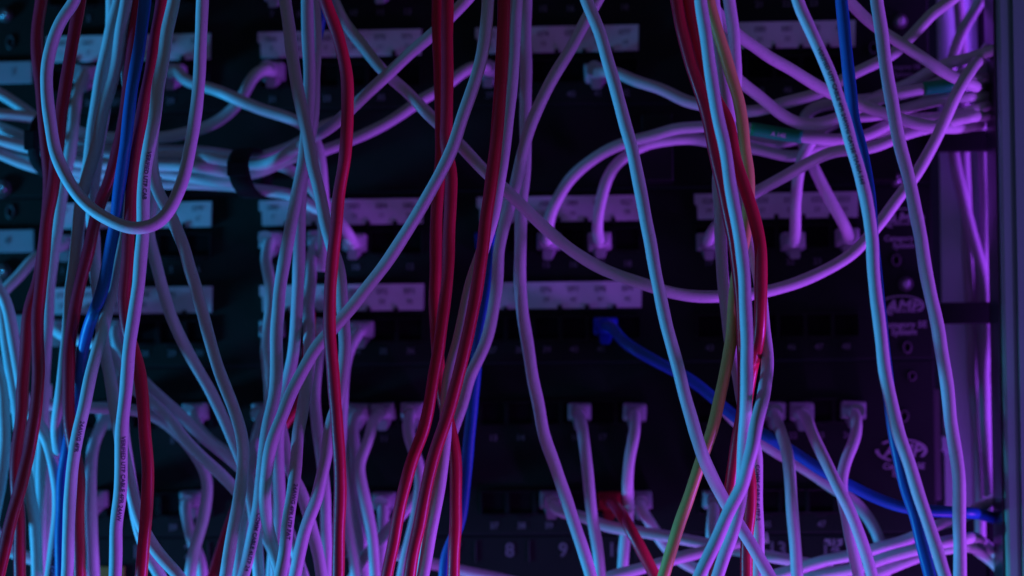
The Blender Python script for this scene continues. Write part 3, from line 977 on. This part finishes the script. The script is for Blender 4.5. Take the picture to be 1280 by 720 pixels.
TXT = ['VERIFIED UTP CABLE 4PR 24AWG CAT5E TIA/EIA 568  ', '24AWG 4PR UTP PATCH CABLE CAT 5E ISO/IEC 11801  ', 'COMM CABLE 4UTP 24AWG TYPE CM 75C CAT5E  ']
for ci, c in enumerate(CABLES):
    sl = slice(c['o'], c['o'] + len(c['s']))
    q = ALL[sl]
    W = unproject(q[:, 0], q[:, 1], q[:, 2])
    W, u = resample(W, 0.0021)
    # mild smoothing keeps kinks out
    k = np.array([1, 2, 1.0]) / 4
    for a in range(3):
        W[1:-1, a] = np.convolve(W[:, a], k, 'valid')
    r = c['r'] * MM * rng.uniform(0.94, 0.99)
    me = tube_mesh(W, r)
    simple = not (c['plug'] or c['prints'] or c['bands'])
    if simple:
        o = link('network_cable', me, c['col'])
    else:
        o = empty('network_cable', Vector(W[-1]) if not c['plug'] else Vector(W[0]))
        link('jacket', me, c['col'], o)
    gname = {'white': 'white network cables', 'red': 'red network cables', 'blue': 'blue network cables', 'yellow': None, 'grey': 'dim cables inside the vertical channel'}[c['col']]
    tag(o, c['label'], 'cable', gname)
    if c['plug']:
        key = c['plug_col'] or 'plug'
        body, latch = PLUGS[key]
        p = link('plug', body, None, o)
        loc = P(c['plug'][0], c['plug'][1], 12)
        p.location = Vector((loc.x, 0.0, loc.z))
        p.rotation_euler = (rng.uniform(-0.04, 0.04), rng.uniform(-0.05, 0.05), rng.uniform(-0.06, 0.06))
        la = bpy.data.objects.new('latch', latch)
        C.objects.link(la)
        la.parent = p
    L = np.concatenate([[0], np.cumsum(np.linalg.norm(np.diff(W, axis=0), axis=1))])
    for (x, y, ti, n, th) in c['prints']:
        pxs = ((W - CL) @ RN)
        sx = 640 + FPX * pxs[:, 0] / -pxs[:, 2]
        sy = 360 - FPX * pxs[:, 1] / -pxs[:, 2]
        i = int(np.argmin(np.hypot(sx - x, sy - y)))
        tm = wrap_text(W, L, r, L[i], (TXT[ti] * 3)[:n], 2.7 * MM, th)
        link('printed_lettering', tm, 'print', o)
    for (x0, y0, x1, y1, txt) in c['bands']:
        pxs = ((W - CL) @ RN)
        sx = 640 + FPX * pxs[:, 0] / -pxs[:, 2]
        sy = 360 - FPX * pxs[:, 1] / -pxs[:, 2]
        i0 = int(np.argmin(np.hypot(sx - x0, sy - y0)))
        i1 = int(np.argmin(np.hypot(sx - x1, sy - y1)))
        i0, i1 = min(i0, i1), max(i0, i1)
        bo = link('coloured_sleeve', tube_mesh(W[i0:i1 + 1], r * 1.16, 16, False, 'sleeve'), 'teal', o)
        if txt:
            tm = wrap_text(W, L, r * 1.17, L[i0] + 0.4 * (L[i1] - L[i0]), txt, 3.0 * MM, 0.2)
            link('sleeve_lettering', tm, 'sleeve_print', bo)


# ------------------------------------------------------------------ straps round the horizontal bundle
def strap(label, px, y0, y1, d, wpx):
    a, b = P(px, y0, d), P(px, y1, d)
    z = (a.z + b.z) / 2
    rz = (a.z - b.z) / 2
    ry = d * MM * 0.62
    w = wpx / PPM * MM
    bm = bmesh.new()
    n = 40
    rows = []
    for (sc, xo) in ((1.0, -w / 2), (1.05, -w / 2 + 0.0012), (1.05, w / 2 - 0.0012), (1.0, w / 2), (0.93, w / 2 - 0.0004), (0.93, -w / 2 + 0.0004)):
        row = []
        for i in range(n):
            t_ = 2 * math.pi * i / n
            wob = 1 + 0.02 * math.sin(3 * t_ + px) + 0.015 * math.sin(7 * t_)
            row.append(bm.verts.new((a.x + xo + 0.0008 * math.sin(t_ * 2 + px), -(d * MM * 0.66) - ry * sc * wob * math.cos(t_), z + rz * sc * wob * math.sin(t_))))
        rows.append(row)
    m = len(rows)
    for j in range(m):
        for i in range(n):
            bm.faces.new((rows[j][i], rows[j][(i + 1) % n], rows[(j + 1) % m][(i + 1) % n], rows[(j + 1) % m][i]))
    o = empty('cable_strap', Vector((a.x, 0, z)))
    link('band', bm_mesh(bm, 'band', True), 'strap', o)
    link('tail', box_mesh(a.x - w * 0.46, a.x + w * 0.46, -(d * MM * 0.66) - ry * 1.14, -(d * MM * 0.66) - ry * 1.07, z - rz * 0.35, z + rz * 0.25, 0.0006), 'strap', o)
    tag(o, label, 'cable strap', 'black cable straps')


strap('black strap around the horizontal cable bundle near the left edge', 51, 138, 218, 52, 15)
strap('black strap around the right end of the horizontal cable bundle', 305, 184, 243, 50, 26)

# ------------------------------------------------------------------ light
w = bpy.data.worlds.new('World')
S.world = w
w.use_nodes = True
bg = w.node_tree.nodes['Background']
bg.inputs[0].default_value = (0.55, 0.62, 1.0, 1)
bg.inputs[1].default_value = 0.050


def area(name, loc, target, size, power, col):
    l = bpy.data.lights.new(name, 'AREA')
    l.shape = 'RECTANGLE'
    l.size, l.size_y = size
    l.energy = power
    l.color = col
    o = bpy.data.objects.new(name, l)
    o.location = loc
    o.rotation_euler = (Vector(target) - Vector(loc)).to_track_quat('-Z', 'Y').to_euler()
    C.objects.link(o)
    return o


area('cyan_lamp', (-1.25, -0.235, -0.46), (0.0, -0.06, 0.0), (0.13, 0.18), 21.0, (0.025, 0.44, 1.0))
area('purple_lamp', (0.245, -0.155, -0.50), (0.10, -0.06, 0.0), (0.08, 0.08), 1.4, (0.47, 0.065, 1.0))
area('purple_side_lamp', (0.92, -0.20, -0.36), (0.0, -0.08, 0.0), (0.14, 0.14), 8.5, (0.40, 0.065, 1.0))

area('added_channel_light', (0.292, -0.015, 0.0), (0.20, -0.004, 0.0), (0.012, 0.62), 0.42, (0.36, 0.06, 1.0))  # unseen strip light added behind the post to brighten the channel plate

cam_d.dof.use_dof = True
cam_d.dof.focus_distance = DIST - 0.118
cam_d.dof.aperture_fstop = 3.6
cam_d.dof.aperture_blades = 9

S.view_settings.view_transform = 'Standard'
S.view_settings.look = 'None'
S.view_settings.exposure = 0
S.view_settings.gamma = 1
